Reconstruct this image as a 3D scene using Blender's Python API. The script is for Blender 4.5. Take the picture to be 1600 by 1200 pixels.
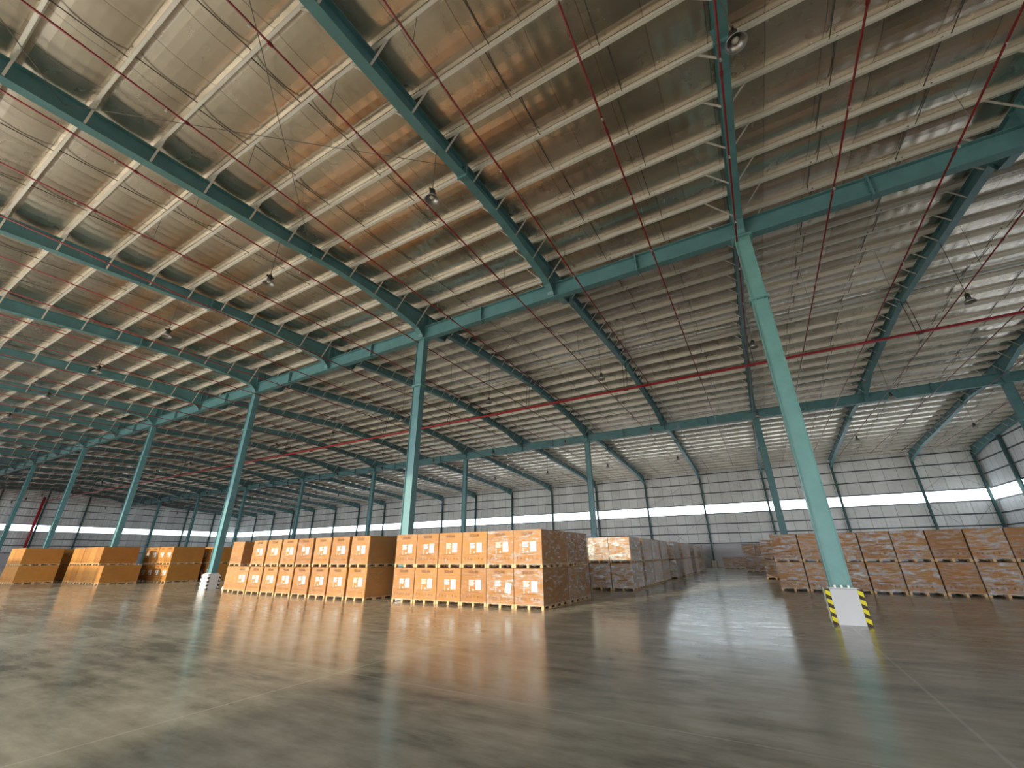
import bpy, math, random
from mathutils import Matrix, Vector
random.seed(7)
for o in list(bpy.data.objects):
    bpy.data.objects.remove(o)
sc = bpy.context.scene
COL = sc.collection

# ------------------------------------------------------------------ camera
CAM_H, YAW, PITCH, ROLL, FPX = 1.755, -0.5151, 0.3944, -0.0097, 643.1
def cam_axes():
    cy, sy, cp, sp = math.cos(YAW), math.sin(YAW), math.cos(PITCH), math.sin(PITCH)
    f = Vector((sy * cp, cy * cp, sp)); r = Vector((cy, -sy, 0)); u = r.cross(f)
    cr, sr = math.cos(ROLL), math.sin(ROLL)
    return cr * r + sr * u, -sr * r + cr * u, f
_r, _u, _f = cam_axes()
cam = bpy.data.cameras.new('camera'); cam_o = bpy.data.objects.new('camera', cam); COL.objects.link(cam_o)
cam.sensor_fit = 'HORIZONTAL'; cam.sensor_width = 36.0; cam.lens = FPX / 1600 * 36
cam.clip_start = 0.05; cam.clip_end = 500
m = Matrix((( _r.x, _u.x, -_f.x, 0), (_r.y, _u.y, -_f.y, 0), (_r.z, _u.z, -_f.z, CAM_H), (0, 0, 0, 1)))
cam_o.matrix_world = m
sc.camera = cam_o

# ------------------------------------------------------------------ light
world = bpy.data.worlds.new('sky'); sc.world = world; world.use_nodes = True
wb = world.node_tree.nodes['Background']
wb.inputs[0].default_value = (0.86, 0.93, 1.0, 1); wb.inputs[1].default_value = 5.0
SUN_E, SUN_X = 0.242, 0.28          # drop per metre of depth, sideways drift per metre of depth
sun = bpy.data.lights.new('sun', 'SUN'); sun.energy = 3.1; sun.color = (1.0, 0.88, 0.62); sun.angle = math.radians(1.2)
sun_o = bpy.data.objects.new('sun', sun); COL.objects.link(sun_o)
sun_o.rotation_euler = Vector((SUN_X, 1.0, -SUN_E)).to_track_quat('-Z', 'Y').to_euler()
sun_o.location = (-30, -30, 20)

sc.view_settings.view_transform = 'Standard'; sc.view_settings.look = 'None'
sc.view_settings.gamma = 1.0; sc.view_settings.use_curve_mapping = False
sc.view_settings.exposure = 0.47

# ------------------------------------------------------------------ layout numbers
S = 16.0; X0 = 1.586; Y1 = 15.32; YR = 28.54; Y2 = 41.76; YW = 67.8; YF = -10.7
XR = 23.4; XL = -126.5
SLOPE = 0.064
def top(Y): return 15.45 - SLOPE * abs(Y - YR)      # top of the rafters
FRAMES = [X0 - S * k / 2 for k in range(-2, 16)]
GIRT_Z = [3.05, 4.35, 5.6, 6.98, 8.3, 9.85, 11.3, 12.6]
STRIP = (7.02, 8.26)

# ------------------------------------------------------------------ materials
def mat(name):
    m = bpy.data.materials.new(name); m.use_nodes = True
    nt = m.node_tree; b = nt.nodes['Principled BSDF']
    return m, nt, b
def nd(nt, t, **kw):
    n = nt.nodes.new(t)
    for k, v in kw.items():
        if k in n.inputs: n.inputs[k].default_value = v
        else: setattr(n, k, v)
    return n
def coords(nt, scale=(1, 1, 1), kind='Object'):
    tc = nt.nodes.new('ShaderNodeTexCoord'); mp = nt.nodes.new('ShaderNodeMapping')
    mp.inputs['Scale'].default_value = scale
    nt.links.new(tc.outputs[kind], mp.inputs[0]); return mp.outputs[0]
def noise(nt, vec, scale, detail=3, rough=.5):
    n = nt.nodes.new('ShaderNodeTexNoise'); n.inputs['Scale'].default_value = scale
    n.inputs['Detail'].default_value = detail; n.inputs['Roughness'].default_value = rough
    nt.links.new(vec, n.inputs['Vector']); return n.outputs['Fac']
def ramp(nt, fac, stops):
    r = nt.nodes.new('ShaderNodeValToRGB'); e = r.color_ramp.elements
    while len(e) < len(stops): e.new(.5)
    for i, (p, c) in enumerate(stops):
        e[i].position = p; e[i].color = (c[0], c[1], c[2], 1) if hasattr(c, '__len__') else (c, c, c, 1)
    nt.links.new(fac, r.inputs[0]); return r.outputs[0]
def bump(nt, b, h, strength, dist=.02):
    n = nt.nodes.new('ShaderNodeBump'); n.inputs['Strength'].default_value = strength
    n.inputs['Distance'].default_value = dist
    nt.links.new(h, n.inputs['Height']); nt.links.new(n.outputs[0], b.inputs['Normal']); return n
def mth(nt, op, a, b=None, c=None):
    n = nt.nodes.new('ShaderNodeMath'); n.operation = op
    for i, v in enumerate((a, b, c)):
        if v is None: continue
        if isinstance(v, (int, float)): n.inputs[i].default_value = v
        else: nt.links.new(v, n.inputs[i])
    return n.outputs[0]
def mixc(nt, fac, a, b, mode='MIX'):
    n = nt.nodes.new('ShaderNodeMix'); n.data_type = 'RGBA'; n.blend_type = mode
    for i, v in ((0, fac), (6, a), (7, b)):
        if isinstance(v, (int, float)): n.inputs[i].default_value = v
        elif isinstance(v, tuple): n.inputs[i].default_value = (*v, 1)
        else: nt.links.new(v, n.inputs[i])
    return n.outputs[2]

def simple(name, col, rough=.5, metal=0, var=.15, scale=3.0):
    m, nt, b = mat(name)
    v = coords(nt); n = noise(nt, v, scale, 4)
    c = ramp(nt, n, [(.3, tuple(x * (1 - var) for x in col)), (.7, tuple(min(1, x * (1 + var)) for x in col))])
    nt.links.new(c, b.inputs['Base Color']); b.inputs['Roughness'].default_value = rough
    b.inputs['Metallic'].default_value = metal
    return m

M = {}
M['teal'] = simple('teal_painted_steel', (.108, .245, .262), .42, 0, .12, 1.5)
# column paint lightened for light on the nearest column, scuffs and grime low down
m_, nt, b = mat('teal_column_paint_lit')
v = coords(nt); n1 = noise(nt, v, 2.2, 5, .6)
v2 = coords(nt, (9, 9, 1.2)); n2 = noise(nt, v2, 1.5, 4, .6)
sep = nt.nodes.new('ShaderNodeSeparateXYZ'); nt.links.new(v, sep.inputs[0])
low = mth(nt, 'LESS_THAN', sep.outputs[2], 2.6)
lowf = mth(nt, 'MULTIPLY', ramp(nt, n2, [(.55, 0.), (.72, .75)]), ramp(nt, mth(nt, 'MULTIPLY', sep.outputs[2], .35), [(.3, 1.), (.85, 0.)]))
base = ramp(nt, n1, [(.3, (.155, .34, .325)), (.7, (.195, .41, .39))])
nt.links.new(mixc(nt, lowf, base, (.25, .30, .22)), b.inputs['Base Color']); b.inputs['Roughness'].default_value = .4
M['column'] = m_
M['dark_steel'] = simple('dark_green_steel', (.06, .13, .13), .5)
M['girt'] = simple('dark_wall_girt_steel', (.07, .085, .09), .5)
M['rod'] = simple('dark_steel_rod', (.10, .09, .075), .5)
M['cable'] = simple('steel_cable', (.16, .15, .13), .5)
M['red'] = simple('red_pipe_paint', (.17, .008, .011), .4)
M['redbright'] = simple('bright_red_main_paint', (.40, .018, .022), .35)
M['clamp'] = simple('zinc_clamp', (.65, .65, .62), .35, .7)
M['conduit'] = simple('pale_conduit', (.62, .64, .62), .4, .3)
M['plinth'] = simple('white_painted_concrete', (.74, .72, .72), .8, 0, .05, 1.2)
M['yellow'] = simple('hazard_yellow', (.85, .72, .01), .5, 0, .05)
M['blackish'] = simple('hazard_black', (.05, .03, .015), .6)
M['bolt'] = simple('zinc_bolt', (.7, .68, .6), .4, .6)
M['wood'] = simple('pale_pallet_pine', (.62, .40, .20), .75, 0, .25, 9)
M['white'] = simple('white_paper_label', (.80, .80, .80), .6, 0, .03)
M['ink'] = simple('dark_brown_print', (.16, .07, .03), .8)
M['blueink'] = simple('grey_blue_print', (.35, .40, .48), .8)
M['lamp'] = simple('dark_lamp_metal', (.06, .055, .05), .35, .6)
M['lampin'] = simple('grey_lamp_reflector', (.35, .34, .33), .3, .8)
M['lens'] = simple('frosted_lamp_lens', (.75, .72, .68), .2)
M['masonry'] = simple('grey_rendered_wall', (.60, .57, .585), .9, 0, .06, .6)
M['dark_yard'] = simple('dark_unseen_yard', (.11, .11, .115), .95, 0, .15, .3)
M['earth'] = simple('pale_bounce_yard', (.74, .64, .50), .95, 0, .15, .3)

# galvanised purlins
m_, nt, b = mat('galvanised_purlin'); v = coords(nt, (.25, 3, 3))
n = noise(nt, v, 2.0, 5, .6)
nt.links.new(ramp(nt, n, [(.3, (.80, .78, .72)), (.7, (.97, .95, .90))]), b.inputs['Base Color'])
nt.links.new(ramp(nt, n, [(.3, .32), (.7, .5)]), b.inputs['Roughness']); b.inputs['Metallic'].default_value = .2
M['purlin'] = m_
M['brace'] = simple('galvanised_brace', (.62, .58, .52), .5, .3)

# roof foil: long rolls running down the slope, slight crinkle, browned patches
def foil(name, seam_axis, seam_w, c1, c2, rough, metal, crinkle, seam_dark, seam_col=(.16, .14, .12), bst=.55):
    m, nt, b = mat(name)
    v = coords(nt)
    sep = nt.nodes.new('ShaderNodeSeparateXYZ'); nt.links.new(v, sep.inputs[0])
    a = mth(nt, 'MULTIPLY_ADD', sep.outputs[seam_axis], 1 / seam_w, 0.0)
    wob = noise(nt, v, .6, 2); a = mth(nt, 'ADD', a, mth(nt, 'MULTIPLY', wob, .05))
    cell = mth(nt, 'FLOOR', a)
    fr = mth(nt, 'FRACT', a)
    seam = mth(nt, 'LESS_THAN', fr, seam_dark)
    wn = nt.nodes.new('ShaderNodeTexWhiteNoise'); wn.noise_dimensions = '1D'; nt.links.new(cell, wn.inputs['W'])
    n = noise(nt, v, .35, 5, .6)
    f = mth(nt, 'ADD', mth(nt, 'MULTIPLY', n, .75), mth(nt, 'MULTIPLY', wn.outputs['Value'], .25))
    base = ramp(nt, f, [(.3, c1), (.65, c2)])
    base = mixc(nt, mth(nt, 'MULTIPLY', seam, .55), base, seam_col)
    nt.links.new(base, b.inputs['Base Color'])
    b.inputs['Metallic'].default_value = metal
    nt.links.new(ramp(nt, n, [(.3, rough - .06), (.7, rough + .08)]), b.inputs['Roughness'])
    cr = noise(nt, v, crinkle, 3, .55)
    fold = mth(nt, 'MULTIPLY', mth(nt, 'SINE', mth(nt, 'MULTIPLY', a, 18.8)), .25)
    h = mth(nt, 'ADD', mth(nt, 'ADD', cr, fold), mth(nt, 'MULTIPLY', seam, -.5))
    bump(nt, b, h, bst, .05)
    return m
M['roof'] = foil('silver_roof_insulation_foil', 0, 1.35, (.52, .445, .36), (.76, .685, .595), .25, .93, .42, .02, (.16, .14, .12), .24)
M['wallfoil'] = foil('quilted_silver_wall_foil', 0, 1.33, (.74, .72, .70), (.94, .925, .91), .5, .12, 2.2, .045, (.30, .28, .26), .9)
M['gablefoil'] = foil('quilted_silver_gable_foil', 1, 1.33, (.70, .69, .69), (.92, .91, .915), .5, .12, 2.2, .045, (.22, .21, .21), .9)

# translucent daylight strip: sky light coming through corrugated sheet
def strip_mat(name, axis, power):
    m, nt, b = mat(name)
    v = coords(nt); sep = nt.nodes.new('ShaderNodeSeparateXYZ'); nt.links.new(v, sep.inputs[0])
    fr = mth(nt, 'FRACT', mth(nt, 'MULTIPLY', sep.outputs[axis], 1 / 1.07))
    line = mth(nt, 'LESS_THAN', fr, .035)
    n = noise(nt, v, .8, 3)
    c = ramp(nt, n, [(.3, (.74, .90, 1.0)), (.7, (.88, .97, 1.0))])
    c = mixc(nt, mth(nt, 'MULTIPLY', line, .85), c, (.09, .11, .13))
    nt.links.new(c, b.inputs['Emission Color']); b.inputs['Emission Strength'].default_value = power
    b.inputs['Base Color'].default_value = (.8, .85, .9, 1); b.inputs['Roughness'].default_value = .3
    return m
M['strip_x'] = strip_mat('translucent_daylight_sheet', 0, 3.6)
M['strip_y'] = strip_mat('translucent_gable_daylight_sheet', 1, 2.0)

# floor: power-trowelled, polished concrete with joints, scuffs and tyre arcs
m_, nt, b = mat('polished_concrete')
v = coords(nt); sep = nt.nodes.new('ShaderNodeSeparateXYZ'); nt.links.new(v, sep.inputs[0])
n1 = noise(nt, v, .22, 6, .62); n2 = noise(nt, coords(nt, (1, 2.4, 1)), 1.3, 6, .65); n3 = noise(nt, v, 14, 3)
vr = nt.nodes.new('ShaderNodeMapping'); vr.inputs['Rotation'].default_value = (0, 0, .5); vr.inputs['Scale'].default_value = (.25, 2.2, 1)
nt.links.new(v, vr.inputs[0]); n4 = noise(nt, vr.outputs[0], 1.1, 5, .6)
f = mth(nt, 'ADD', mth(nt, 'MULTIPLY', n1, .45), mth(nt, 'ADD', mth(nt, 'MULTIPLY', n2, .3), mth(nt, 'MULTIPLY', n4, .25)))
base = ramp(nt, f, [(.41, (.19, .175, .14)), (.5, (.36, .335, .272)), (.60, (.50, .47, .385))])
def joint(axis, pitch, ofs, w):
    fr = mth(nt, 'FRACT', mth(nt, 'MULTIPLY_ADD', sep.outputs[axis], 1 / pitch, -ofs / pitch + 50.5))
    return mth(nt, 'LESS_THAN', mth(nt, 'ABSOLUTE', mth(nt, 'SUBTRACT', fr, .5)), w / pitch)
jn = mth(nt, 'MAXIMUM', joint(0, 8.0, 1.52, .018), joint(1, 9.67, 5.65, .014))
base = mixc(nt, mth(nt, 'MULTIPLY', jn, .45), base, (.62, .58, .50))
nt.links.new(base, b.inputs['Base Color'])
rg = ramp(nt, mth(nt, 'ADD', mth(nt, 'MULTIPLY', n2, .6), mth(nt, 'MULTIPLY', n4, .4)), [(.3, .11), (.7, .27)])
nt.links.new(rg, b.inputs['Roughness'])
b.inputs['Specular IOR Level'].default_value = .42
h = mth(nt, 'ADD', noise(nt, coords(nt, (.5, 1.6, 1)), .9, 3), mth(nt, 'MULTIPLY', n3, .02))
bump(nt, b, h, .10, .04)
M['floor'] = m_

# cardboard, tinted a little differently on each carton
def card(name, c1, c2):
    m, nt, b = mat(name)
    v = coords(nt); oi = nt.nodes.new('ShaderNodeObjectInfo')
    n = noise(nt, v, 2.0, 5, .6); n2 = noise(nt, coords(nt, (1, 1, 14)), 3, 3)
    f = mth(nt, 'ADD', mth(nt, 'MULTIPLY', n, .6), mth(nt, 'MULTIPLY', oi.outputs['Random'], .4))
    c = ramp(nt, f, [(.25, c1), (.75, c2)])
    sp = nt.nodes.new('ShaderNodeSeparateXYZ'); nt.links.new(v, sp.inputs[0])
    def band(z, w): return mth(nt, 'LESS_THAN', mth(nt, 'ABSOLUTE', mth(nt, 'SUBTRACT', sp.outputs[2], z)), w)
    ln = mth(nt, 'MAXIMUM', band(.90, .006), band(.27, .005))
    c = mixc(nt, mth(nt, 'MULTIPLY', ln, .45), c, (.16, .07, .02))
    nt.links.new(c, b.inputs['Base Color']); b.inputs['Roughness'].default_value = .7
    bump(nt, b, mth(nt, 'ADD', n, mth(nt, 'MULTIPLY', n2, .3)), .25, .02)
    return m
M['card'] = card('brown_cardboard', (.33, .128, .018), (.48, .212, .037))
# stretch film: clear plastic with horizontal folds that catch the light
def film(name, amt, white, sc3=(1.0, 1.0, 3.6), lo=0.0):
    m = bpy.data.materials.new(name); m.use_nodes = True; nt = m.node_tree
    nt.nodes.clear(); out = nt.nodes.new('ShaderNodeOutputMaterial')
    oi = nt.nodes.new('ShaderNodeObjectInfo')
    tc = nt.nodes.new('ShaderNodeTexCoord'); add = nt.nodes.new('ShaderNodeVectorMath'); add.operation = 'ADD'
    nt.links.new(tc.outputs['Object'], add.inputs[0])
    sc_ = nt.nodes.new('ShaderNodeVectorMath'); sc_.operation = 'SCALE'; nt.links.new(oi.outputs['Location'], sc_.inputs[0]); sc_.inputs['Scale'].default_value = 1.37
    nt.links.new(sc_.outputs[0], add.inputs[1])
    mp = nt.nodes.new('ShaderNodeMapping'); mp.inputs['Scale'].default_value = sc3; mp.inputs['Rotation'].default_value = (.12, .12, 0)
    nt.links.new(add.outputs[0], mp.inputs[0])
    n = noise(nt, mp.outputs[0], 2.6, 8, .72); n2 = noise(nt, mp.outputs[0], 9.0, 5, .6)
    tr = nt.nodes.new('ShaderNodeBsdfTransparent'); tr.inputs[0].default_value = (.97, .96, .96, 1)
    gl = nt.nodes.new('ShaderNodeBsdfGlossy'); gl.inputs['Roughness'].default_value = .25; gl.inputs['Color'].default_value = (.95, .95, .95, 1)
    df = nt.nodes.new('ShaderNodeBsdfDiffuse'); df.inputs[0].default_value = (white, white, white * .99, 1)
    bp = nt.nodes.new('ShaderNodeBump'); bp.inputs['Strength'].default_value = 1.0; bp.inputs['Distance'].default_value = .06
    nt.links.new(mth(nt, 'ADD', n, mth(nt, 'MULTIPLY', n2, .4)), bp.inputs['Height'])
    nt.links.new(bp.outputs[0], gl.inputs['Normal']); nt.links.new(bp.outputs[0], df.inputs['Normal'])
    mx = nt.nodes.new('ShaderNodeMixShader'); mx.inputs[0].default_value = .5
    nt.links.new(gl.outputs[0], mx.inputs[1]); nt.links.new(df.outputs[0], mx.inputs[2])
    fac = ramp(nt, n, [(.44 - lo, .02 + amt * .10 + lo * 2), (.54 - lo, amt * .65), (.62 - lo, min(1, amt * 1.6))])
    m2 = nt.nodes.new('ShaderNodeMixShader'); nt.links.new(fac, m2.inputs[0])
    nt.links.new(tr.outputs[0], m2.inputs[1]); nt.links.new(mx.outputs[0], m2.inputs[2])
    nt.links.new(m2.outputs[0], out.inputs[0]); return m
M['film'] = film('thin_stretch_film', .14, .65)
M['film_heavy'] = film('heavy_stretch_film', .60, .72)
M['film_dense'] = film('dense_stretch_film', .72, .60, (1.0, 1.0, 2.6), .025)
M['film_mid'] = film('crinkled_stretch_film', .34, .68)

# ------------------------------------------------------------------ mesh helpers
class MB:
    def __init__(s): s.v = []; s.f = []
    def quad(s, a, b, c, d):
        i = len(s.v); s.v += [a, b, c, d]; s.f.append((i, i + 1, i + 2, i + 3))
    def box(s, x0, x1, y0, y1, z0, z1):
        i = len(s.v)
        s.v += [(x0, y0, z0), (x1, y0, z0), (x1, y1, z0), (x0, y1, z0), (x0, y0, z1), (x1, y0, z1), (x1, y1, z1), (x0, y1, z1)]
        s.f += [tuple(i + k for k in q) for q in ((0, 3, 2, 1), (4, 5, 6, 7), (0, 1, 5, 4), (1, 2, 6, 5), (2, 3, 7, 6), (3, 0, 4, 7))]
        return s
    def bevbox(s, x0, x1, y0, y1, z0, z1, c):
        # box with chamfered vertical and top edges
        i = len(s.v)
        def ring(z, ins):
            X0, X1_, Y0, Y1_ = x0 + ins, x1 - ins, y0 + ins, y1 - ins
            return [(X0 + c, Y0, z), (X1_ - c, Y0, z), (X1_, Y0 + c, z), (X1_, Y1_ - c, z), (X1_ - c, Y1_, z), (X0 + c, Y1_, z), (X0, Y1_ - c, z), (X0, Y0 + c, z)]
        s.v += ring(z0, 0) + ring(z1 - c, 0) + ring(z1, c)
        for r in (0, 8):
            for k in range(8):
                s.f.append((i + r + k, i + r + (k + 1) % 8, i + r + 8 + (k + 1) % 8, i + r + 8 + k))
        s.f.append(tuple(i + 16 + k for k in range(8))); s.f.append(tuple(i + 7 - k for k in range(8)))
        return s
    def bar(s, p, q, w, h=None):
        h = h or w; p = Vector(p); q = Vector(q); d = (q - p).normalized()
        up = Vector((0, 0, 1)) if abs(d.z) < .95 else Vector((1, 0, 0))
        a = d.cross(up).normalized(); b_ = a.cross(d)
        i = len(s.v)
        for c in (p, q):
            for sa, sb in ((-1, -1), (1, -1), (1, 1), (-1, 1)):
                s.v.append(tuple(c + a * sa * w / 2 + b_ * sb * h / 2))
        s.f += [tuple(i + k for k in qd) for qd in ((0, 1, 2, 3), (7, 6, 5, 4), (0, 4, 5, 1), (1, 5, 6, 2), (2, 6, 7, 3), (3, 7, 4, 0))]
        return s
    def tube(s, pts, r, n=8):
        P = [Vector(p) for p in pts]; rings = []
        for j, p in enumerate(P):
            d = (P[min(j + 1, len(P) - 1)] - P[max(j - 1, 0)]).normalized()
            up = Vector((0, 0, 1)) if abs(d.z) < .95 else Vector((1, 0, 0))
            a = d.cross(up).normalized(); b_ = a.cross(d); i = len(s.v)
            for k in range(n):
                t = 2 * math.pi * k / n; s.v.append(tuple(p + a * r * math.cos(t) + b_ * r * math.sin(t)))
            rings.append(i)
        for i, j in zip(rings, rings[1:]):
            for k in range(n): s.f.append((i + k, i + (k + 1) % n, j + (k + 1) % n, j + k))
        s.f.append(tuple(rings[0] + n - 1 - k for k in range(n))); s.f.append(tuple(rings[-1] + k for k in range(n)))
        return s
    def lathe(s, prof, n=16, c=(0, 0)):
        rings = []
        for r, z in prof:
            i = len(s.v); rings.append(i)
            for k in range(n):
                t = 2 * math.pi * k / n; s.v.append((c[0] + r * math.cos(t), c[1] + r * math.sin(t), z))
        for i, j in zip(rings, rings[1:]):
            for k in range(n): s.f.append((i + k, i + (k + 1) % n, j + (k + 1) % n, j + k))
        return s
    def mesh(s, name, m, smooth=False):
        me = bpy.data.meshes.new(name); me.from_pydata(s.v, [], s.f); me.materials.append(m)
        if smooth:
            me.polygons.foreach_set('use_smooth', [True] * len(me.polygons))
        me.update(); return me
def link(name, me, parent=None, loc=(0, 0, 0)):
    o = bpy.data.objects.new(name, me); COL.objects.link(o); o.location = loc
    if parent: o.parent = parent
    return o
def tag(o, label, cat, group=None):
    o['label'] = label; o['category'] = cat
    if group: o['group'] = group
    return o
def thing(name, label, cat, loc=(0, 0, 0), group=None):
    return tag(link(name, None, None, loc), label, cat, group)
def struct(name, me, loc=(0, 0, 0), label=None):
    o = link(name, me, None, loc); o['kind'] = 'structure'
    if label: o['label'] = label
    return o
ORD = ['first', 'second', 'third', 'fourth', 'fifth', 'sixth', 'seventh', 'eighth', 'ninth', 'tenth', 'eleventh', 'twelfth', 'thirteenth',
       'fourteenth', 'fifteenth', 'sixteenth', 'seventeenth', 'eighteenth', 'nineteenth', 'twentieth']
TENS = {2: 'twenty', 3: 'thirty', 4: 'forty', 5: 'fifty'}
def ordw(i):
    if i < 20: return ORD[i]
    t, u = divmod(i + 1, 10)
    if u == 0: return {2: 'twentieth', 3: 'thirtieth', 4: 'fortieth', 5: 'fiftieth'}[t]
    return TENS[t] + '-' + ORD[u - 1]

# ------------------------------------------------------------------ shell
me = MB().box(XL, XR, YF, YW, -.3, 0).mesh('floor', M['floor']); struct('floor', me)
me = MB().box(XL - 60, XR + 60, YF - 90, YF, -.5, -.12).mesh('trim_1', M['earth']); struct('trim_1', me, label='added unseen pale yard bouncing light in through the open front')  # unseen ground, added pale and warm to bounce light onto the roof
# purlin lines sit every 1.515 m each side of the ridge
PITCH_P = 1.515
PY = sorted([YR - .35 - PITCH_P * i for i in range(26)] + [YR + .35 + PITCH_P * i for i in range(26)])
# roof foil: draped over the purlins, hanging a little between them
ys = []
knots = [YF - .3] + PY + [YW + .3]
mb = MB(); prof = []
for a, c in zip(knots, knots[1:]):
    n = 10
    for j in range(n):
        t = .5 - .5 * math.cos(math.pi * j / n); y = a + (c - a) * t
        prof.append((y, top(y) + .275 - .14 * (4 * t * (1 - t)) ** .55 * min(1, (c - a) / 1.5)))
prof.append((knots[-1], top(knots[-1]) + .275))
xs = [XL - .1] + [XL + 8.0 * i for i in range(1, 19)] + [XR + .1]
for (y0, z0), (y1, z1) in zip(prof, prof[1:]):
    i = len(mb.v); mb.v += [(xs[0], y0, z0), (xs[0], y1, z1), (xs[-1], y1, z1), (xs[-1], y0, z0)]; mb.f.append((i, i + 1, i + 2, i + 3))
me = mb.mesh('ceiling', M['roof']); struct('ceiling', me, label='silver insulation foil under the roof sheeting')
# outer metal skin above the foil
mb = MB()
for (a, c) in ((YF - .4, YR), (YR, YW + .4)):
    mb.quad((XL - .2, a, top(a) + .40), (XL - .2, c, top(c) + .40), (XR + .2, c, top(c) + .40), (XR + .2, a, top(a) + .40))
struct('trim_2', mb.mesh('trim_2', M['clamp']), label='metal roof sheeting above the foil')

def wall_back():
    zt = top(YW) + .2
    mb = MB().box(XL, XR, YW, YW + .12, 3.0, STRIP[0]).box(XL, XR, YW, YW + .12, STRIP[1], zt)
    struct('wall_back', mb.mesh('wall_back', M['wallfoil']))
    struct('window_1', MB().box(XL, XR, YW + .03, YW + .07, *STRIP).mesh('window_1', M['strip_x']), label='long translucent daylight strip in the back wall')
    struct('baseboard_back', MB().box(XL, XR, YW - .02, YW + .2, 0, 3.0).mesh('baseboard_back', M['masonry']))
wall_back()
def gable(x, side, win, s, added_gap=None):
    xa, xb = (x, x + .12 * s) if s > 0 else (x + .12 * s, x)
    spans = [(YF, YW)] if not added_gap else [(YF, added_gap[0]), (added_gap[1], YW)]
    mb = MB()
    for ya, yb in spans: mb.box(xa, xb, ya, yb, 3.0, STRIP[0])
    i = len(mb.v)
    P = [(YF, STRIP[1]), (YW, STRIP[1]), (YW, top(YW) + .3), (YR, top(YR) + .3), (YF, top(YF) + .3)]
    for X_ in (xa, xb): mb.v += [(X_, y, z) for y, z in P]
    mb.f += [tuple(i + k for k in range(5)), tuple(i + 9 - k for k in range(5))] + [(i + k, i + (k + 1) % 5, i + 5 + (k + 1) % 5, i + 5 + k) for k in range(5)]
    struct('wall_' + side, mb.mesh('wall_' + side, M['gablefoil']))
    struct(win, MB().box(xa + .03, xb - .03, YF, YW, *STRIP).mesh(win, M['strip_y']), label='translucent daylight strip in the %s gable wall' % side)
    bb = MB()
    for ya, yb in spans: bb.box(xa - .02, xb + .02, ya, yb, 0, 3.0)
    struct('baseboard_' + side, bb.mesh('baseboard_' + side, M['masonry']))
gable(XR, 'right', 'window_2', 1, (42.0, 54.2)); gable(XL, 'left', 'window_3', -1)  # unseen gap added in the right gable to light the back wall
# front wall behind the camera: loading bays open from X=-50 to X=-13, high openings further left
ZH = 11.6
mb = MB().box(-13, XR, YF - .12, YF, 6.0, top(YF) + .2)
mb.box(XL, -13, YF - .12, YF, ZH, top(YF) + .2)
mb.box(XL, -50.4, YF - .12, YF, 0, 7.1)
struct('wall_front', mb.mesh('wall_front', M['wallfoil']))
def portal(x0, x1, z0, z1):
    l = bpy.data.lights.new('bay_opening', 'AREA'); l.shape = 'RECTANGLE'; l.size = x1 - x0; l.size_y = z1 - z0
    l.cycles.is_portal = True
    o = bpy.data.objects.new('bay_opening', l); COL.objects.link(o)
    o.location = ((x0 + x1) / 2, YF - .2, (z0 + z1) / 2); o.rotation_euler = (math.radians(90), 0, 0)
struct('trim_3', MB().box(-13, XR, YF - 18, YF - .12, 6.0, 6.15).mesh('trim_3', M['clamp']), label='added unseen canopy blocking sun from the right-hand front opening')  # unseen slab added to keep the sun out of the right-hand opening
l = bpy.data.lights.new('gable_opening', 'AREA'); l.shape = 'RECTANGLE'; l.size = 7.0; l.size_y = 12.2; l.cycles.is_portal = True
lo_ = bpy.data.objects.new('gable_opening', l); COL.objects.link(lo_); lo_.location = (XR + .25, 48.1, 3.5); lo_.rotation_euler = (0, math.radians(90), 0)
struct('trim_4', MB().box(XR + .12, XR + 60, YF, YW + 20, -.5, -.12).mesh('trim_4', M['dark_yard']), label='added unseen dark yard beside the added right gable opening')  # unseen ground, kept dark so less light bounces to the roof
portal(-13, XR, 0, 6.0); portal(-50.4, -13, 0, ZH); portal(XL, -50.4, 6.9, ZH)

# ------------------------------------------------------------------ columns of the two inner rows
def h_column(w, d, z0, z1, tf=.022):
    mb = MB().box(-w / 2, -w / 2 + tf, -d / 2, d / 2, z0, z1).box(w / 2 - tf, w / 2, -d / 2, d / 2, z0, z1)
    mb.box(-w / 2 + tf, w / 2 - tf, -d / 2 + .05, -d / 2 + .065, z0, z1)
    return mb
col_me = h_column(.50, .36, .87, 12.93).mesh('column_shaft', M['teal'])
col_lit = h_column(.50, .36, .87, 12.93).mesh('column_shaft', M['column'])  # lit copy of the shaft, its brighter light put into the paint
pl_me = MB().bevbox(-.405, .405, -.36, .36, 0, .85, .012).mesh('plinth', M['plinth'])
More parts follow.
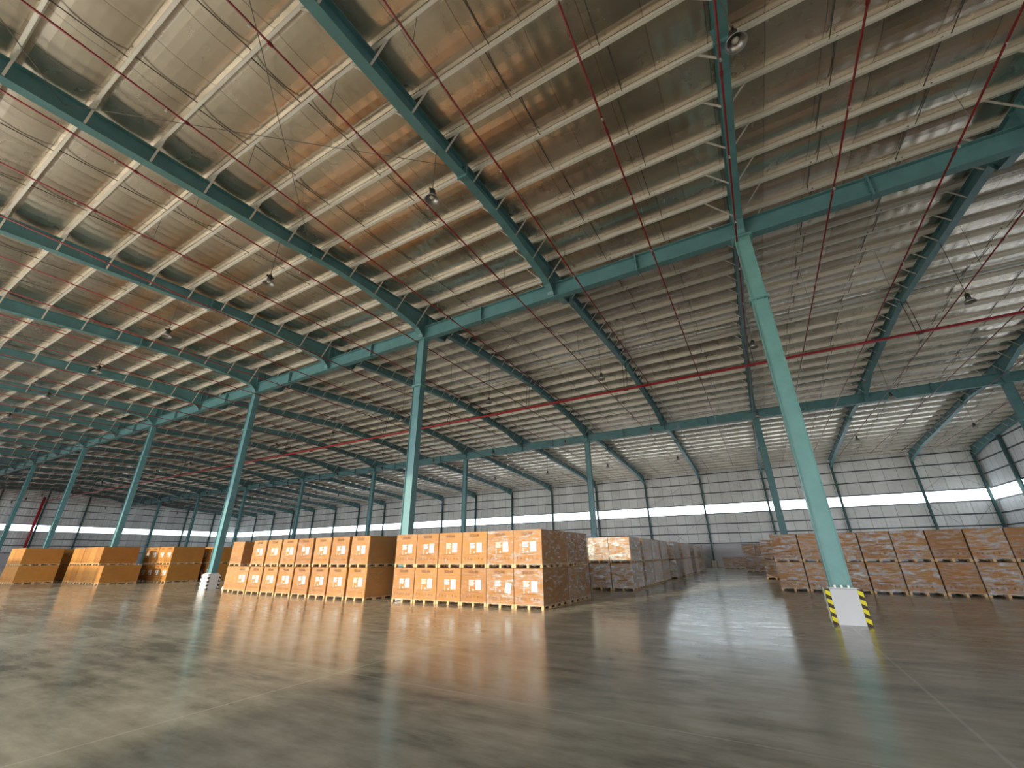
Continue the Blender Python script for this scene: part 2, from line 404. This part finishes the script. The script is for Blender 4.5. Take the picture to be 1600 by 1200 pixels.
# yellow and black edge guards: angle pieces on the plinth corners
def guard_me(sx, sy):
    mb = MB(); n = 8
    x = .407 * sx; y = .362 * sy
    mb.box(min(x, x - .11 * sx), max(x, x - .11 * sx), min(y, y + .004 * sy), max(y, y + .004 * sy), .0, .85)
    mb.box(min(x, x + .004 * sx), max(x, x + .004 * sx), min(y, y - .11 * sy), max(y, y - .11 * sy), .0, .85)
    return mb
def stripes_me(sx, sy):
    mb = MB()
    for k in range(4):
        z = .03 + .21 * k
        x_out, x_in = .409 * sx, .298 * sx; y = .368 * sy
        za, zb = (z, z + .09) if sx > 0 else (z + .0, z + .09)
        # stripes slope down towards the inside on the right, the other way on the left
        o_, i_ = (0.05, -.0) if True else (0, 0)
        a = [(x_in, y, z + .07), (x_out, y, z), (x_out, y, z + .12), (x_in, y, z + .17)] if sx > 0 else [(x_out, y, z + .07), (x_in, y, z), (x_in, y, z + .12), (x_out, y, z + .17)]
        if sx * sy > 0: a = a[::-1]
        i = len(mb.v); mb.v += a; mb.f.append((i, i + 1, i + 2, i + 3))
        xx = .413 * sx
        bq = [(xx, .362 * sy, z), (xx, .252 * sy, z + .07), (xx, .252 * sy, z + .17), (xx, .362 * sy, z + .12)]
        i = len(mb.v); mb.v += bq; mb.f.append((i, i + 1, i + 2, i + 3))
    return mb
guards = {(sx, sy): (guard_me(sx, sy).mesh('edge_guard', M['blackish']), stripes_me(sx, sy).mesh('yellow_stripes', M['yellow'])) for sx in (-1, 1) for sy in (-1, 1)}
white_st = {(sx, sy): stripes_me(sx, sy).mesh('white_stripes', M['plinth']) for sx in (-1, 1) for sy in (-1, 1)}
spl = MB().box(-.31, .31, -.22, .22, 10.13, 10.16).box(-.31, .31, -.22, .22, 10.17, 10.2)
for sx in (-.28, -.12, .12, .28):
    spl.box(sx - .02, sx + .02, -.21, -.17, 10.08, 10.25)
spl = spl.mesh('splice_plate', M['column'])
cap = MB().box(-.36, .36, -.26, .26, 12.93, 12.97)
for sx in (-.3, .3): cap.box(sx - .02, sx + .02, -.24, -.20, 12.89, 13.01)
cap = cap.mesh('cap_plate', M['column'])
base = MB().box(-.30, .34, -.25, .25, .85, .875)
basep = base.mesh('base_plate', M['plinth'])
bolts = [MB().box(x - .022, x + .022, -.235, -.19, .875, .93).mesh('anchor_bolt', M['bolt']) for x in (-.15, 0, .15)]
def column(k, y, row):
    x = X0 - S * k
    i = int(k) + 1
    pos = {0: 'standing in the open beside the right-hand cartons', -1: 'nearest the right gable'}.get(int(k), None)
    if row == 'near':
        lab = {0: 'tall teal steel column on white plinth with yellow and black edges, nearest the camera',
               1: 'teal steel column of the near row rising behind the closest carton stack',
               2: 'teal steel column on white plinth left of the single-width carton stack',
               -1: 'teal steel column of the near row beyond the right picture edge'}.get(int(k))
        if not lab: lab = 'teal steel column of the near row, %s from the nearest one towards the left gable' % ORD[int(k)]
    else:
        lab = 'teal steel column of the far row, %s counted from the right gable' % ORD[i]
    t = thing('steel_column', lab, 'column', (x, y, 0), 'teal columns of the %s row' % row)
    link('column_shaft', col_lit if (row == 'near' and k == 0) else col_me, t); link('splice_plate', spl, t); link('cap_plate', cap, t)
    if not (k == 1 and row == 'near'): link('base_plate', basep, t)
    p = link('plinth', pl_me, t); p['label'] = 'white concrete plinth'
    slim = (k == 1 and row == 'near')
    if slim: p.scale = (.63, .6, 1)
    for key, (g, s_) in guards.items():
        if slim: continue
        go = link('edge_guard', g, t)
        if k == 2 and row == 'near': link('white_stripe', white_st[key], go)
        else: link('yellow_stripe', s_, go)
    if row == 'near':
        for b_ in bolts: link('anchor_bolt', b_, t)
for k in range(-1, 8): column(k, Y1, 'near'); column(k, Y2, 'far')

# ------------------------------------------------------------------ jack beams
def jack(Y, row):
    t = thing('jack_beam', 'long teal steel beam running along the tops of the %s column row' % row, 'beam', (0, Y, 12.97), 'teal jack beams')
    mb = MB().box(XL + .1, XR - .1, -.012, .012, .03, .75).box(XL + .1, XR - .1, -.16, .16, 0, .03).box(XL + .1, XR - .1, -.16, .16, .75, .78)
    link('beam', mb.mesh('beam', M['teal']), t)
    st = MB().box(-.012, .012, -.16, .16, .03, .75).mesh('stiffener', M['teal'])
    sp = MB().box(-.03, .03, -.19, .19, -.06, .84)
    for z in (.16, .3, .48, .62):
        for y in (-.1, .1): sp.box(-.09, .09, y - .018, y + .018, z - .018, z + .018)
    sp = sp.mesh('splice_plate', M['teal'])
    for i, x in enumerate(FRAMES):
        for dx in (-.12, .12): link('stiffener', st, t, (x + dx, 0, 0))
        if x - 4 > XL + 2: link('splice_plate', sp, t, (x - 4.0, 0, 0))
    link('splice_plate', sp, t, (X0 + S + 4, 0, 0))
jack(Y1, 'near'); jack(Y2, 'far')

# ------------------------------------------------------------------ rafters
SP = [(0, 14.93), (5, 14.63), (11.2, 14.22), (11.45, 13.72), (12.6, 13.50), (12.95, 13.44), (13.06, 13.42), (13.2, 13.42), (13.38, 13.0), (13.5, 13.22), (13.8, 13.45), (14.3, 13.55), (15.5, 13.66),
      (17.5, 13.76), (19.0, 13.74), (20.3, 13.66), (21.8, 13.47), (24.8, 13.25), (28, 13.03), (33, 12.72), (36.5, 12.3), (38.9, 11.9)]
SP2 = [(0, 14.93), (5, 14.63), (9.9, 14.30), (12.5, 13.62)] + [p for p in SP if p[0] > 12.55]     # far side: the haunch deepens gradually
def zbot(Y):
    s_ = abs(Y - YR); L = SP if Y < YR else SP2
    for (a, za), (c, zc) in zip(L, L[1:]):
        if s_ <= c: return za + (zc - za) * (s_ - a) / (c - a)
    return SP[-1][1]
def rafter_mesh():
    mb = MB()
    pts = sorted(set([YR + s_ for s_, _ in SP2] + [YR - s_ for s_, _ in SP]))
    pts = [p for p in pts if YF < p < YW]
    def zb(y):
        return zbot(y)
    w = .15
    for a, c in zip(pts, pts[1:]):
        ja, jc = zb(a), zb(c); ta, tc = top(a), top(c)
        if abs((a + c) / 2 - Y1) < .2 or abs((a + c) / 2 - Y2) < .2:
            ja = jc = 13.76        # bears on the jack beam
        for x in (-.008, .008):
            q = [(x, a, ja), (x, c, jc), (x, c, tc), (x, a, ta)]
            if x > 0: q = q
            else: q = q[::-1]
            mb.quad(*q)
        for (z0, z1, h) in ((ja, jc, .022), (ta - .022, tc - .022, .022)):
            i = len(mb.v)
            mb.v += [(-w, a, z0), (w, a, z0), (w, c, z1), (-w, c, z1), (-w, a, z0 + h), (w, a, z0 + h), (w, c, z1 + h), (-w, c, z1 + h)]
            mb.f += [tuple(i + k for k in q) for q in ((0, 3, 2, 1), (4, 5, 6, 7), (0, 1, 5, 4), (1, 2, 6, 5), (2, 3, 7, 6), (3, 0, 4, 7))]
    return mb.mesh('rafter_beam', M['teal'])
raf_me = rafter_mesh()
sp = MB().box(-.19, .19, -.03, .03, -.06, .02)
def splice(Y):
    mb = MB().box(-.19, .19, -.025, .025, zbot(Y) - .08, top(Y) - .005)
    for z in (.15, .32): 
        for x in (-.08, .08): mb.box(x - .015, x + .015, -.08, .08, zbot(Y) + z - .015, zbot(Y) + z + .015)
    return mb.mesh('splice_plate', M['teal'])
spl_me = [(y, splice(y)) for y in (YR, YR - 20.5, YR + 20.5)]
rib_me = []
for yj in (Y1, Y2):
    for dy in (-.2, .2):
        rib_me.append((yj + dy, MB().box(-.14, .14, -.01, .01, 13.02, top(yj) - .03).mesh('web_rib', M['teal'])))
brace_me = []
for y in PY:
    if abs(y - Y1) < .5 or abs(y - Y2) < .5: continue
    d = top(y) - zbot(y)
    for s_ in (-1, 1):
        brace_me.append((y, s_, MB().bar((s_ * .14, 0, zbot(y) + .04), (s_ * (.2 + .75 * d), 0, top(y) + .06), .055, .03).mesh('fly_brace', M['brace'])))
def rafter(x, lab):
    t = thing('roof_rafter', lab, 'rafter', (x, 0, 0), 'teal roof rafters')
    link('rafter_beam', raf_me, t)
    for y, m1 in spl_me: link('splice_plate', m1, t, (0, y, 0))
    for y, m1 in rib_me: link('web_rib', m1, t, (0, y, 0))
    for y, s_, m1 in brace_me: link('fly_brace', m1, t, (0, y, 0))
for i, x in enumerate(FRAMES):
    k = (X0 - x) / S
    if abs(k) < .01: lab = 'teal roof rafter over the nearest column, running straight away from the camera'
    elif k == -1: lab = 'teal roof rafter beyond the right picture edge, last before the right gable'
    elif k == -.5: lab = 'dark teal roof rafter first to the right of the nearest column'
    else: lab = 'teal roof rafter, %s to the left of the nearest column' % ordw(round(k * 2) - 1)
    rafter(x, lab)
rafter(XR - .3, 'dark end rafter against the right gable wall')
rafter(XL + .3, 'dark end rafter against the left gable wall')

# ------------------------------------------------------------------ purlins
def purlin_mesh(y):
    s_ = 1 if y < YR else -1
    mb = MB(); x0, x1 = XL + .05, XR - .05; H_ = .26; f = .08; t_ = .012
    mb.box(x0, x1, -.006, .006, 0, H_)
    mb.box(x0, x1, -f, 0, 0, t_); mb.box(x0, x1, 0, f, H_ - t_, H_)
    mb.box(x0, x1, -f, -f + .01, 0, .03)
    return mb
PM = purlin_mesh(0).mesh('roof_purlin', M['purlin'])
for i, y in enumerate(PY):
    o = link('roof_purlin', PM, None, (0, y, top(y)))
    near = [q for q in PY if q < YR]; j = i if y < YR else i - len(near)
    if y < YR:
        lab = 'galvanised roof purlin on the near slope, %s below the ridge' % ordw(len(near) - 1 - i)
    else:
        lab = 'galvanised roof purlin on the far slope, %s below the ridge' % ordw(j)
    tag(o, lab, 'purlin', 'galvanised roof purlins')

# sag rods between purlins, stepping sideways at every purlin
def rod_mesh(off):
    mb = MB()
    for i, (a, c) in enumerate(zip(PY, PY[1:])):
        x = off * (1 if i % 2 else -1)
        mb.bar((x, a, top(a) + .10), (x, c, top(c) + .10), .022)
        if i < 99: mb.box(x - .02, x + .02, a - .03, a + .03, top(a) + .08, top(a) + .12)
    return mb.mesh('sag_rod_line', M['rod'])
rm = rod_mesh(.09)
n = 0
bays = sorted([XR - .3] + FRAMES + [XL + .3], reverse=True)
for bi, (xa, xb) in enumerate(zip(bays, bays[1:])):
    for j in (1, 2):
        x = xa + (xb - xa) * j / 3
        o = link('sag_rod', rm, None, (x, 0, 0)); n += 1
        tag(o, 'dark sag rod line, %s of two in the %s roof bay from the right gable' % (('right' if j == 1 else 'left'), ordw(bi)), 'rod', 'sag rod lines between roof purlins')

# crossed wire bracing in the roof near the camera and in the walls
def wire(p, q, lab, name='bracing_wire', r=.012):
    o = link(name, MB().tube([p, q], r, 6).mesh(name, M['cable'])); tag(o, lab, 'wire', 'crossed bracing wires')
xa, xb = X0 - 8, X0 - 16
for i, (ya, yb) in enumerate([(8.0, .45), (.45, -7.0), (23.2, 15.6), (34, 41.4), (49.2, 56.8), (56.8, 64.3)]):
    where = ['second roof panel', 'roof panel nearest the front wall', 'roof panel behind the near beam', 'roof panel before the far beam', 'roof panel past the far beam', 'roof panel by the back wall'][i]
    wire((xb, ya, zbot(ya) + .35), (xa, yb, zbot(yb) + .35), 'thin bracing wire slanting right in the %s' % where)
    wire((xa, ya, zbot(ya) + .35), (xb, yb, zbot(yb) + .35), 'thin bracing wire slanting left in the %s' % where)
for xl, xr, nm in ((-14.4, -6.4, 'behind the aisle'), (17.6, 23.2, 'next to the right corner')):
    for z0, z1, lv in ((.8, 6.9, 'lower'), (8.3, 12.3, 'upper')):
        wire((xl, YW - .2, z0), (xr, YW - .2, z1), '%s wall bracing wire rising to the right, %s' % (lv, nm))
        wire((xl, YW - .2, z1), (xr, YW - .2, z0), '%s wall bracing wire falling to the right, %s' % (lv, nm))

# ------------------------------------------------------------------ wall columns and girts
wc = MB().box(-.11, .11, -.15, -.135, 0, 12.45).box(-.11, .11, .135, .15, 0, 12.45).box(-.008, .008, -.135, .135, 0, 12.45).mesh('wall_column', M['dark_steel'])
wp = MB().bevbox(-.36, .36, -.36, .3, 0, .85, .01).mesh('plinth', M['plinth'])
guard_small = guards
for i, x in enumerate(sorted(FRAMES + [XR - .35, XL + .35], reverse=True)):
    t = thing('perimeter_column', 'dark steel column against the back wall, %s from the right corner' % ordw(i), 'column', (x, YW - .36, 0), 'dark columns along the back wall')
    link('column_shaft', wc, t); link('plinth', wp, t)
    if 0 < x + 8 < 3:
        for key in ((-1, -1), (1, -1)):
            g = link('edge_guard', guards[key][0], t); link('yellow_stripe', guards[key][1], g)
gy = [YR + 6.45 * j for j in range(-6, 7) if YF < YR + 6.45 * j < YW - 1]
for side, x, s_ in (('right', XR - .2, 1), ('left', XL + .2, -1)):
    for i, y in enumerate(sorted(gy, reverse=True)):
        h_ = top(y) - .55
        mb = MB().box(-.15, -.135, -.11, .11, 0, h_).box(.135, .15, -.11, .11, 0, h_).box(-.135, .135, -.008, .008, 0, h_)
        t = thing('gable_column', 'dark steel column against the %s gable wall, %s from the back corner' % (side, ordw(i)), 'column', (x, y, 0), 'dark columns along the %s gable' % side)
        link('column_shaft', mb.mesh('column_shaft', M['dark_steel']), t)
for i, z in enumerate(GIRT_Z):
    nm = ['lowest', 'second lowest', 'third lowest', 'sill', 'head', 'first above the strip', 'second above the strip', 'topmost'][i]
    mb = MB().box(XL + .1, XR - .1, -.06, .0, -.065, .065)
    tag(link('girt_rail', mb.mesh('girt_rail', M['girt']), None, (0, YW - .005, z)), 'dark horizontal %s girt rail along the back wall' % nm, 'girt', 'horizontal girts on the walls')
    for side, x in (('right', XR), ('left', XL + .06)):
        mb = MB().box(-.06, 0, YF + .1, YW - .1, -.065, .065)
        tag(link('girt_rail', mb.mesh('girt_rail', M['girt']), None, (x - .002, 0, z)), 'dark horizontal %s girt rail along the %s gable' % (nm, side), 'girt', 'horizontal girts on the walls')

# ------------------------------------------------------------------ fire sprinkler pipes
ZP = 12.82
t = thing('sprinkler_main', 'bright red sprinkler main pipe hanging under the ridge', 'pipe', (0, 27.95, ZP - .1))
link('pipe', MB().tube([(XL + 1, 0, 0), (XR - .5, 0, 0)], .085, 12).mesh('pipe', M['redbright'], True), t)
hg = MB().tube([(-.12, 0, 0), (-.12, .3, 14.9 - ZP + .1)], .018, 6).tube([(.12, 0, 0), (.12, .3, 14.9 - ZP + .1)], .018, 6).box(-.15, .15, -.1, .1, -.11, -.09).mesh('hanger', M['lamp'])
for x in FRAMES: link('hanger', hg, t, (x, 0, 0))
bx = [19.4, 16.4, 13.4, 10.3, 7.3, 4.3, 1.4, -1.55, -4.8, -7.7, -11.5, -14.6]
while bx[-1] - 3.1 > XL + 2: bx.append(bx[-1] - 3.1)
bp_me = MB().tube([(0, YF + .5, 0), (0, YW - 3, 0)], .028, 8).mesh('pipe', M['red'], True)
sh_me = MB().tube([(0, 0, .0), (0, 0, -.10)], .018, 8).lathe([(.0, -.10), (.035, -.10), (.035, -.115), (0, -.115)], 8).mesh('sprinkler_head', M['clamp'])
cp_me = MB().tube([(0, -.05, 0), (0, .05, 0)], .045, 8).mesh('pipe_coupling', M['red'])
dr_me = MB().tube([(0, 0, 0), (0, 0, 1.4)], .009, 5).mesh('hanger_rod', M['cable'])
for i, x in enumerate(bx):
    k = (x - 1.4)
    if i < 6: lab = 'thin dark red sprinkler branch pipe, %s to the right of the nearest column' % ORD[5 - i]
    elif i == 6: lab = 'thin dark red sprinkler branch pipe passing in front of the nearest column top'
    else: lab = 'thin dark red sprinkler branch pipe, %s to the left of the nearest column' % ordw(i - 7)
    t = thing('sprinkler_branch', lab, 'pipe', (x, 0, ZP), 'thin red sprinkler branch pipes')
    link('pipe', bp_me, t)
    if -20 < x < 11:
        for j in range(8):
            y = -1.2 + 3.03 * j
            link('sprinkler_head', sh_me, t, (0, y, 0))
        for j in range(4): link('pipe_coupling', cp_me, t, (0, 2.3 + 6 * j, 0))
        for j in range(4):
            y = PY[min(range(len(PY)), key=lambda q: abs(PY[q] - (4 + 9 * j)))]
            o = link('hanger_rod', dr_me, t, (0, y, 0)); o.scale.z = (top(y) - ZP) / 1.4
# conduit along the ridge
t = thing('ridge_conduit', 'pale conduit pipe clipped below the roof ridge', 'pipe', (0, YR - .75, top(YR) - .1))
link('pipe', MB().tube([(XL + 1, 0, 0), (XR - .5, 0, 0)], .045, 8).mesh('pipe', M['conduit'], True), t)
cm = MB().box(-.04, .04, -.07, .07, -.07, .12).mesh('clip', M['clamp'])
for j in range(24): link('clip', cm, t, (X0 + 18.6 - 2.67 * j, 0, 0))
# riser pipe on the left gable
tag(link('riser_pipe', MB().tube([(XL + .65, YR - .6, 0), (XL + .65, YR - .6, 13.6)], .21, 12).mesh('riser_pipe', M['redbright'], True)), 'thick dark red riser pipe standing against the left gable wall', 'pipe')

# ------------------------------------------------------------------ high-bay lamps
def lamp_meshes():
    cord = MB().tube([(0, 0, .42), (.03, 0, 1.0)], .012, 6)
    house = MB().lathe([(0, .42), (.05, .42), (.085, .36), (.09, .2), (.06, .16), (0, .16)], 16)
    refl = MB().lathe([(.06, .20), (.10, .17), (.17, .08), (.215, 0), (.20, 0), (.15, .08), (.09, .14), (.0, .15)], 20)
    lens = MB().lathe([(0, .055), (.05, .06), (.075, .085), (.06, .13), (0, .14)], 16)
    return [house.mesh('housing', M['lamp'], True), refl.mesh('reflector', M['lampin'], True), lens.mesh('bulb', M['lens'], True), MB().box(-.02, .02, -.14, .14, .30, .36).mesh('bracket', M['lamp'])]
lms = lamp_meshes()
for ri, yl in enumerate((6.75, 22.3, 35.7, 48.8)):
    cord = MB().tube([(0, 0, .42), (0, .02, zbot(yl) + .1 - 11.4)], .013, 6).mesh('cord', M['rod'])
    for i, x in enumerate(FRAMES):
        k = round((X0 - x) / S * 2)
        row = ['nearest lamp row', 'second lamp row', 'third lamp row', 'farthest lamp row'][ri]
        if k < 0: pl = '%s to the right of the nearest column' % ORD[int(-k) - 1]
        elif k == 0: pl = 'in line with the nearest column'
        else: pl = '%s to the left of the nearest column' % ordw(int(k) - 1)
        t = thing('high_bay_lamp', 'unlit bell lamp, %s, %s' % (row, pl), 'lamp', (x - .05, yl, 11.4), 'hanging high bay lamps')
        for nm, m1 in zip(('housing', 'reflector', 'bulb', 'bracket'), lms): link(nm, m1, t)
        link('cord', cord, t)

# ------------------------------------------------------------------ palletised cartons
TIER = 1.325; PH = .14
def pallet_mesh(w, d):
    mb = MB()
    n = 7; bw = d / n * .8
    for j in range(n):
        y = -d / 2 + (d - bw) * j / (n - 1); mb.box(-w / 2, w / 2, y, y + bw, .118, PH)
    for x in (-w / 2, -.045, w / 2 - .09):
        mb.box(x, x + .09, -d / 2, d / 2, 0, .018)
        for j in range(5):
            y = -d / 2 + (d - .12) * j / 4; mb.box(x, x + .09, y, y + .12, .018, .10)
        mb.box(x, x + .09, -d / 2, d / 2, .10, .118)
    return mb.mesh('pallet', M['wood'])
def carton_mesh(w, d):
    h = TIER - PH - .012
    mb = MB().bevbox(-w / 2, w / 2, -d / 2, d / 2, 0, h, .012)
    return mb.mesh('carton', M['card'])
def film_mesh(w, d):
    h = TIER - PH - .012; e = .008
    mb = MB(); nx = 1
    mb.bevbox(-w / 2 - e, w / 2 + e, -d / 2 - e, d / 2 + e, -.05, h + .002, .014)
    return mb
W, D = 1.165, 2.30
CM = carton_mesh(W, D); PM_ = pallet_mesh(W, D)
FM = film_mesh(W, D).mesh('stretch_wrap', M['film']); FH = film_mesh(W, D).mesh('stretch_wrap', M['film_heavy']); FZ = film_mesh(W, D).mesh('stretch_wrap', M['film_dense']); FD = film_mesh(W, D).mesh('stretch_wrap', M['film_mid'])
FILMS = {'light': FM, 'heavy': FH, 'mid': FD, 'dense': FZ}
def text_mesh(txt, size, m):
    cu = bpy.data.curves.new('txt', 'FONT'); cu.body = txt; cu.size = size; cu.align_x = 'CENTER'; cu.extrude = .0015
    o = bpy.data.objects.new('txt', cu); COL.objects.link(o)
    dg = bpy.context.evaluated_depsgraph_get(); me = bpy.data.meshes.new_from_object(o.evaluated_get(dg))
    bpy.data.objects.remove(o); me.materials.clear(); me.materials.append(m); me.name = 'carton_print'
    for v_ in me.vertices:
        x, y, z = v_.co; v_.co = (x, -z - .012, y)
    return me
TX = text_mesh('SOLAR', .15, M['ink'])
yf = -D / 2
def prints():
    wmb = MB()                                  # white block of lines and dots left of the label
    for j, ww in enumerate((.24, .20, .25, .22)): wmb.box(-.20, -.20 + ww, yf - .011, yf - .009, .72 - .05 * j, .75 - .05 * j)
    for j in range(3): wmb.box(-.19, -.155, yf - .011, yf - .009, .50 - .065 * j, .525 - .065 * j)
    wmb.box(-.02, .03, yf - .011, yf - .009, .39, .44)
    lab = MB().box(.12, .36, yf - .016, yf - .012, .42, .76)
    inkm = MB()
    for j in range(6): inkm.box(.15, .33, yf - .018, yf - .0165, .70 - .045 * j, .703 - .045 * j + (.006 if j % 2 else .014))
    dk = MB()                                   # handling pictograms and a caption
    dk.box(-.30, .26, yf - .011, yf - .009, .335, .352)
    for j, x in enumerate((-.42, -.27, -.12, .05, .22, .38)):
        z = .17
        if j % 3 == 0:
            dk.box(x - .006, x + .006, yf - .011, yf - .009, z - .04, z + .05); dk.box(x - .03, x + .03, yf - .011, yf - .009, z + .05, z + .062)
        elif j % 3 == 1:
            dk.box(x - .035, x + .035, yf - .011, yf - .009, z + .01, z + .022); dk.box(x - .02, x + .02, yf - .011, yf - .009, z + .022, z + .045); dk.box(x - .005, x + .005, yf - .011, yf - .009, z - .04, z + .01)
        else:
            dk.box(x - .03, x - .02, yf - .011, yf - .009, z - .03, z + .05); dk.box(x + .02, x + .03, yf - .011, yf - .009, z - .03, z + .05); dk.box(x - .02, x + .02, yf - .011, yf - .009, z - .03, z - .02)
    return wmb.mesh('white_print', M['white']), lab.mesh('shipping_label', M['white']), inkm.mesh('label_lines', M['blueink']), dk.mesh('handling_marks', M['ink'])
WP, LB, LI, HM = prints()
def load(x, y, tier, lab, group, wrap='light', printed=True, rz=0, tilt=0, cm=CM, cat='carton on pallet'):
    jx, jy = random.uniform(-.005, .005), random.uniform(-.02, .02)
    t = thing('carton_pallet', lab, cat, (x + jx, y + D / 2 + jy, tier * TIER), group)
    t.rotation_euler = (0, 0, rz)
    link('pallet', PM_, t)
    c = link('carton', cm, t, (0, 0, PH))
    if printed:
        link('white_print', WP, c); link('handling_marks', HM, c)
        link('carton_print', TX, c, (0, yf, .985))
        l = link('shipping_label', LB, c, (0, 0, 0)); link_o = LI
        o = bpy.data.objects.new('label_print', LI); COL.objects.link(o); o.parent = c
        if tilt:
            for q in (l, o):
                q.rotation_euler = (0, tilt, 0); q.location = (.16 - .14, -0.003, -.02)
    else:
        link('handling_marks', HM, c)
    if wrap: link('stretch_wrap', FILMS[wrap], t, (0, 0, PH))
    return t
TN = ['bottom', 'top']
# 1. nearest stack: six wide, two deep, two high
for tier in (0, 1):
    for r in (0, 1):
        for i in range(6):
            x = -6.965 - .6 - 1.188 * i; y = 14.42 + r * 2.36
            if tier == 0 and r == 0 and i == 1: lab = 'wrapped carton with a tilted white label, bottom tier of the nearest stack'
            else: lab = 'wrapped carton, %s tier, %s row of the nearest stack, %s from its right end' % (TN[tier], ('front', 'rear')[r], ORD[i])
            load(x, y, tier, lab, 'cartons of the nearest stack', 'heavy' if r == 1 else ('mid' if i < 2 else 'light'), r == 0, 0, .18 if (tier == 0 and r == 0 and i == 1) else 0)
# 2. second stack to its left
for tier in (0, 1):
    for r in (0, 1):
        n = 8 if tier == 0 else 7
        for i in range(n):
            w_ = 1.335 if tier == 0 else 1.345
            x = -15.3 - .62 - w_ * i - (.0 if tier == 0 else .05); y = 14.05 + .03 * i + r * 2.36
            load(x, y, tier, 'labelled carton, %s tier, %s row of the second nearest stack, %s from the right' % (TN[tier], ('front', 'rear')[r], ORD[i]),
                 'cartons of the second stack', 'light', r == 0)
    load(-26.75, 14.55, tier, 'plain carton without label, %s tier at the left end of the second nearest stack' % TN[tier], 'cartons of the second stack', 'light', False)
# 3. far left blocks
def block(x_right, y, n, rows, lab, group, tiers=(0, 1), printed=True, wrap=None, pitch=1.2, shallow=-1):
    for tier in tiers:
        for r in range(rows):
            for i in range(n):
                q = load(x_right - .59 - pitch * i, y + 2.36 * r, tier, 'carton, %s tier, %s from the right in %s' % (TN[tier], ordw(i), lab), group, wrap, printed and r == 0)
                if shallow >= 0 and i in (shallow, shallow + 1): q.scale.y = .33; q.location.y = y + D * .165
block(-41.2, 17.45, 4, 1, 'the white-printed block left of the third column', 'cartons of the block left of the third column')
block(-40.4, 20.3, 3, 1, 'the block behind the third column', 'cartons behind the third column')
block(-44.3, 14.1, 5, 1, 'the long block at far left', 'cartons of the middle far left block', printed=False, shallow=1)
load(-43.4, 13.95, 0, 'single bottom carton sticking out at the right end of the far left block', 'cartons of the middle far left block', None, False)
block(-51.0, 11.45, 3, 1, 'the block at the left picture edge', 'cartons of the block at the left picture edge', printed=False)
block(-55.2, 14.3, 3, 1, 'the block beyond the left picture edge', 'cartons of the block outside the left edge', printed=False)
# 4. stacks along the left side of the aisle
def aisle(x_right, y, n, lab, wrap='dense', tiers=(0, 1), printed=False):
    for tier in tiers:
        for i in range(n):
            load(x_right - .59 - 1.2 * i, y, tier, 'film-wrapped %s carton, %s from the aisle in %s' % (TN[tier], ORD[i], lab), 'wrapped cartons along the aisle', wrap, printed)
aisle(-6.3, 23.85, 3, 'the row right behind the nearest stack')
for tier in (0, 1): pass
aisle(-6.33, 26.85, 2, 'the second stack row left of the aisle')
aisle(-6.33, 29.3, 2, 'the third stack row left of the aisle')
aisle(-6.33, 32.1, 2, 'the fourth stack row left of the aisle')
aisle(-6.2, 36.6, 2, 'the fifth stack row left of the aisle')
aisle(-6.3, 40.75, 2, 'the sixth stack row left of the aisle')
aisle(-6.3, 43.2, 2, 'the seventh stack row left of the aisle')
aisle(-6.2, 47.4, 2, 'the eighth stack row left of the aisle')
aisle(-6.2, 52.5, 3, 'the ninth stack row left of the aisle')
aisle(-7.4, 61.0, 3, 'the farthest row by the back wall')
# 5. right side of the aisle
for i, (x, y, tiers) in enumerate(((-.3, 37.6, (0, 1)), (.9, 37.6, (0, 1)), (-.3, 40.0, (0, 1)), (-2.1, 51.4, (0, 1)), (-.9, 51.4, (0, 1)), (.3, 51.4, (0, 1)), (-4.9, 61.9, (0,)), (-3.7, 61.9, (0,)), (-2.5, 61.9, (0,)))):
    for tier in tiers:
        where = ['at the left end behind the right-hand stack', 'beside the left end one behind the right-hand stack', 'one row deeper behind the right-hand stack', 'at the aisle edge halfway to the back wall', 'second from the aisle halfway to the back wall',
                 'third from the aisle halfway to the back wall', 'leftmost of the low row by the back wall', 'middle of the low row by the back wall', 'rightmost of the low row by the back wall'][i]
        load(x + .6, y, tier, 'film-wrapped carton, %s tier, %s' % (TN[tier], where), 'wrapped cartons right of the aisle', 'heavy', False)
# 6. long right-hand stack
ang = -.115
for tier in (0, 1):
    for i in range(18):
        x = .45 + .59 + 1.2 * i; y = 26.75 - .12 * (x - .45)
        if x > XR - 1: continue
        load(x, y, tier, 'film-wrapped carton, %s tier of the long right-hand stack, %s from its left' % (TN[tier], ORD[i]), 'cartons of the long right-hand stack', 'heavy' if i < 5 or i in (6, 9) else 'mid', False, ang)
# small scrap by the white plinth
tag(link('paper_scrap', MB().bevbox(-.12, .12, -.08, .08, 0, .16, .03).mesh('paper_scrap', M['white']), None, (-29.2, 15.6, 0)), 'small white lump on the floor right of the white plinth', 'scrap')
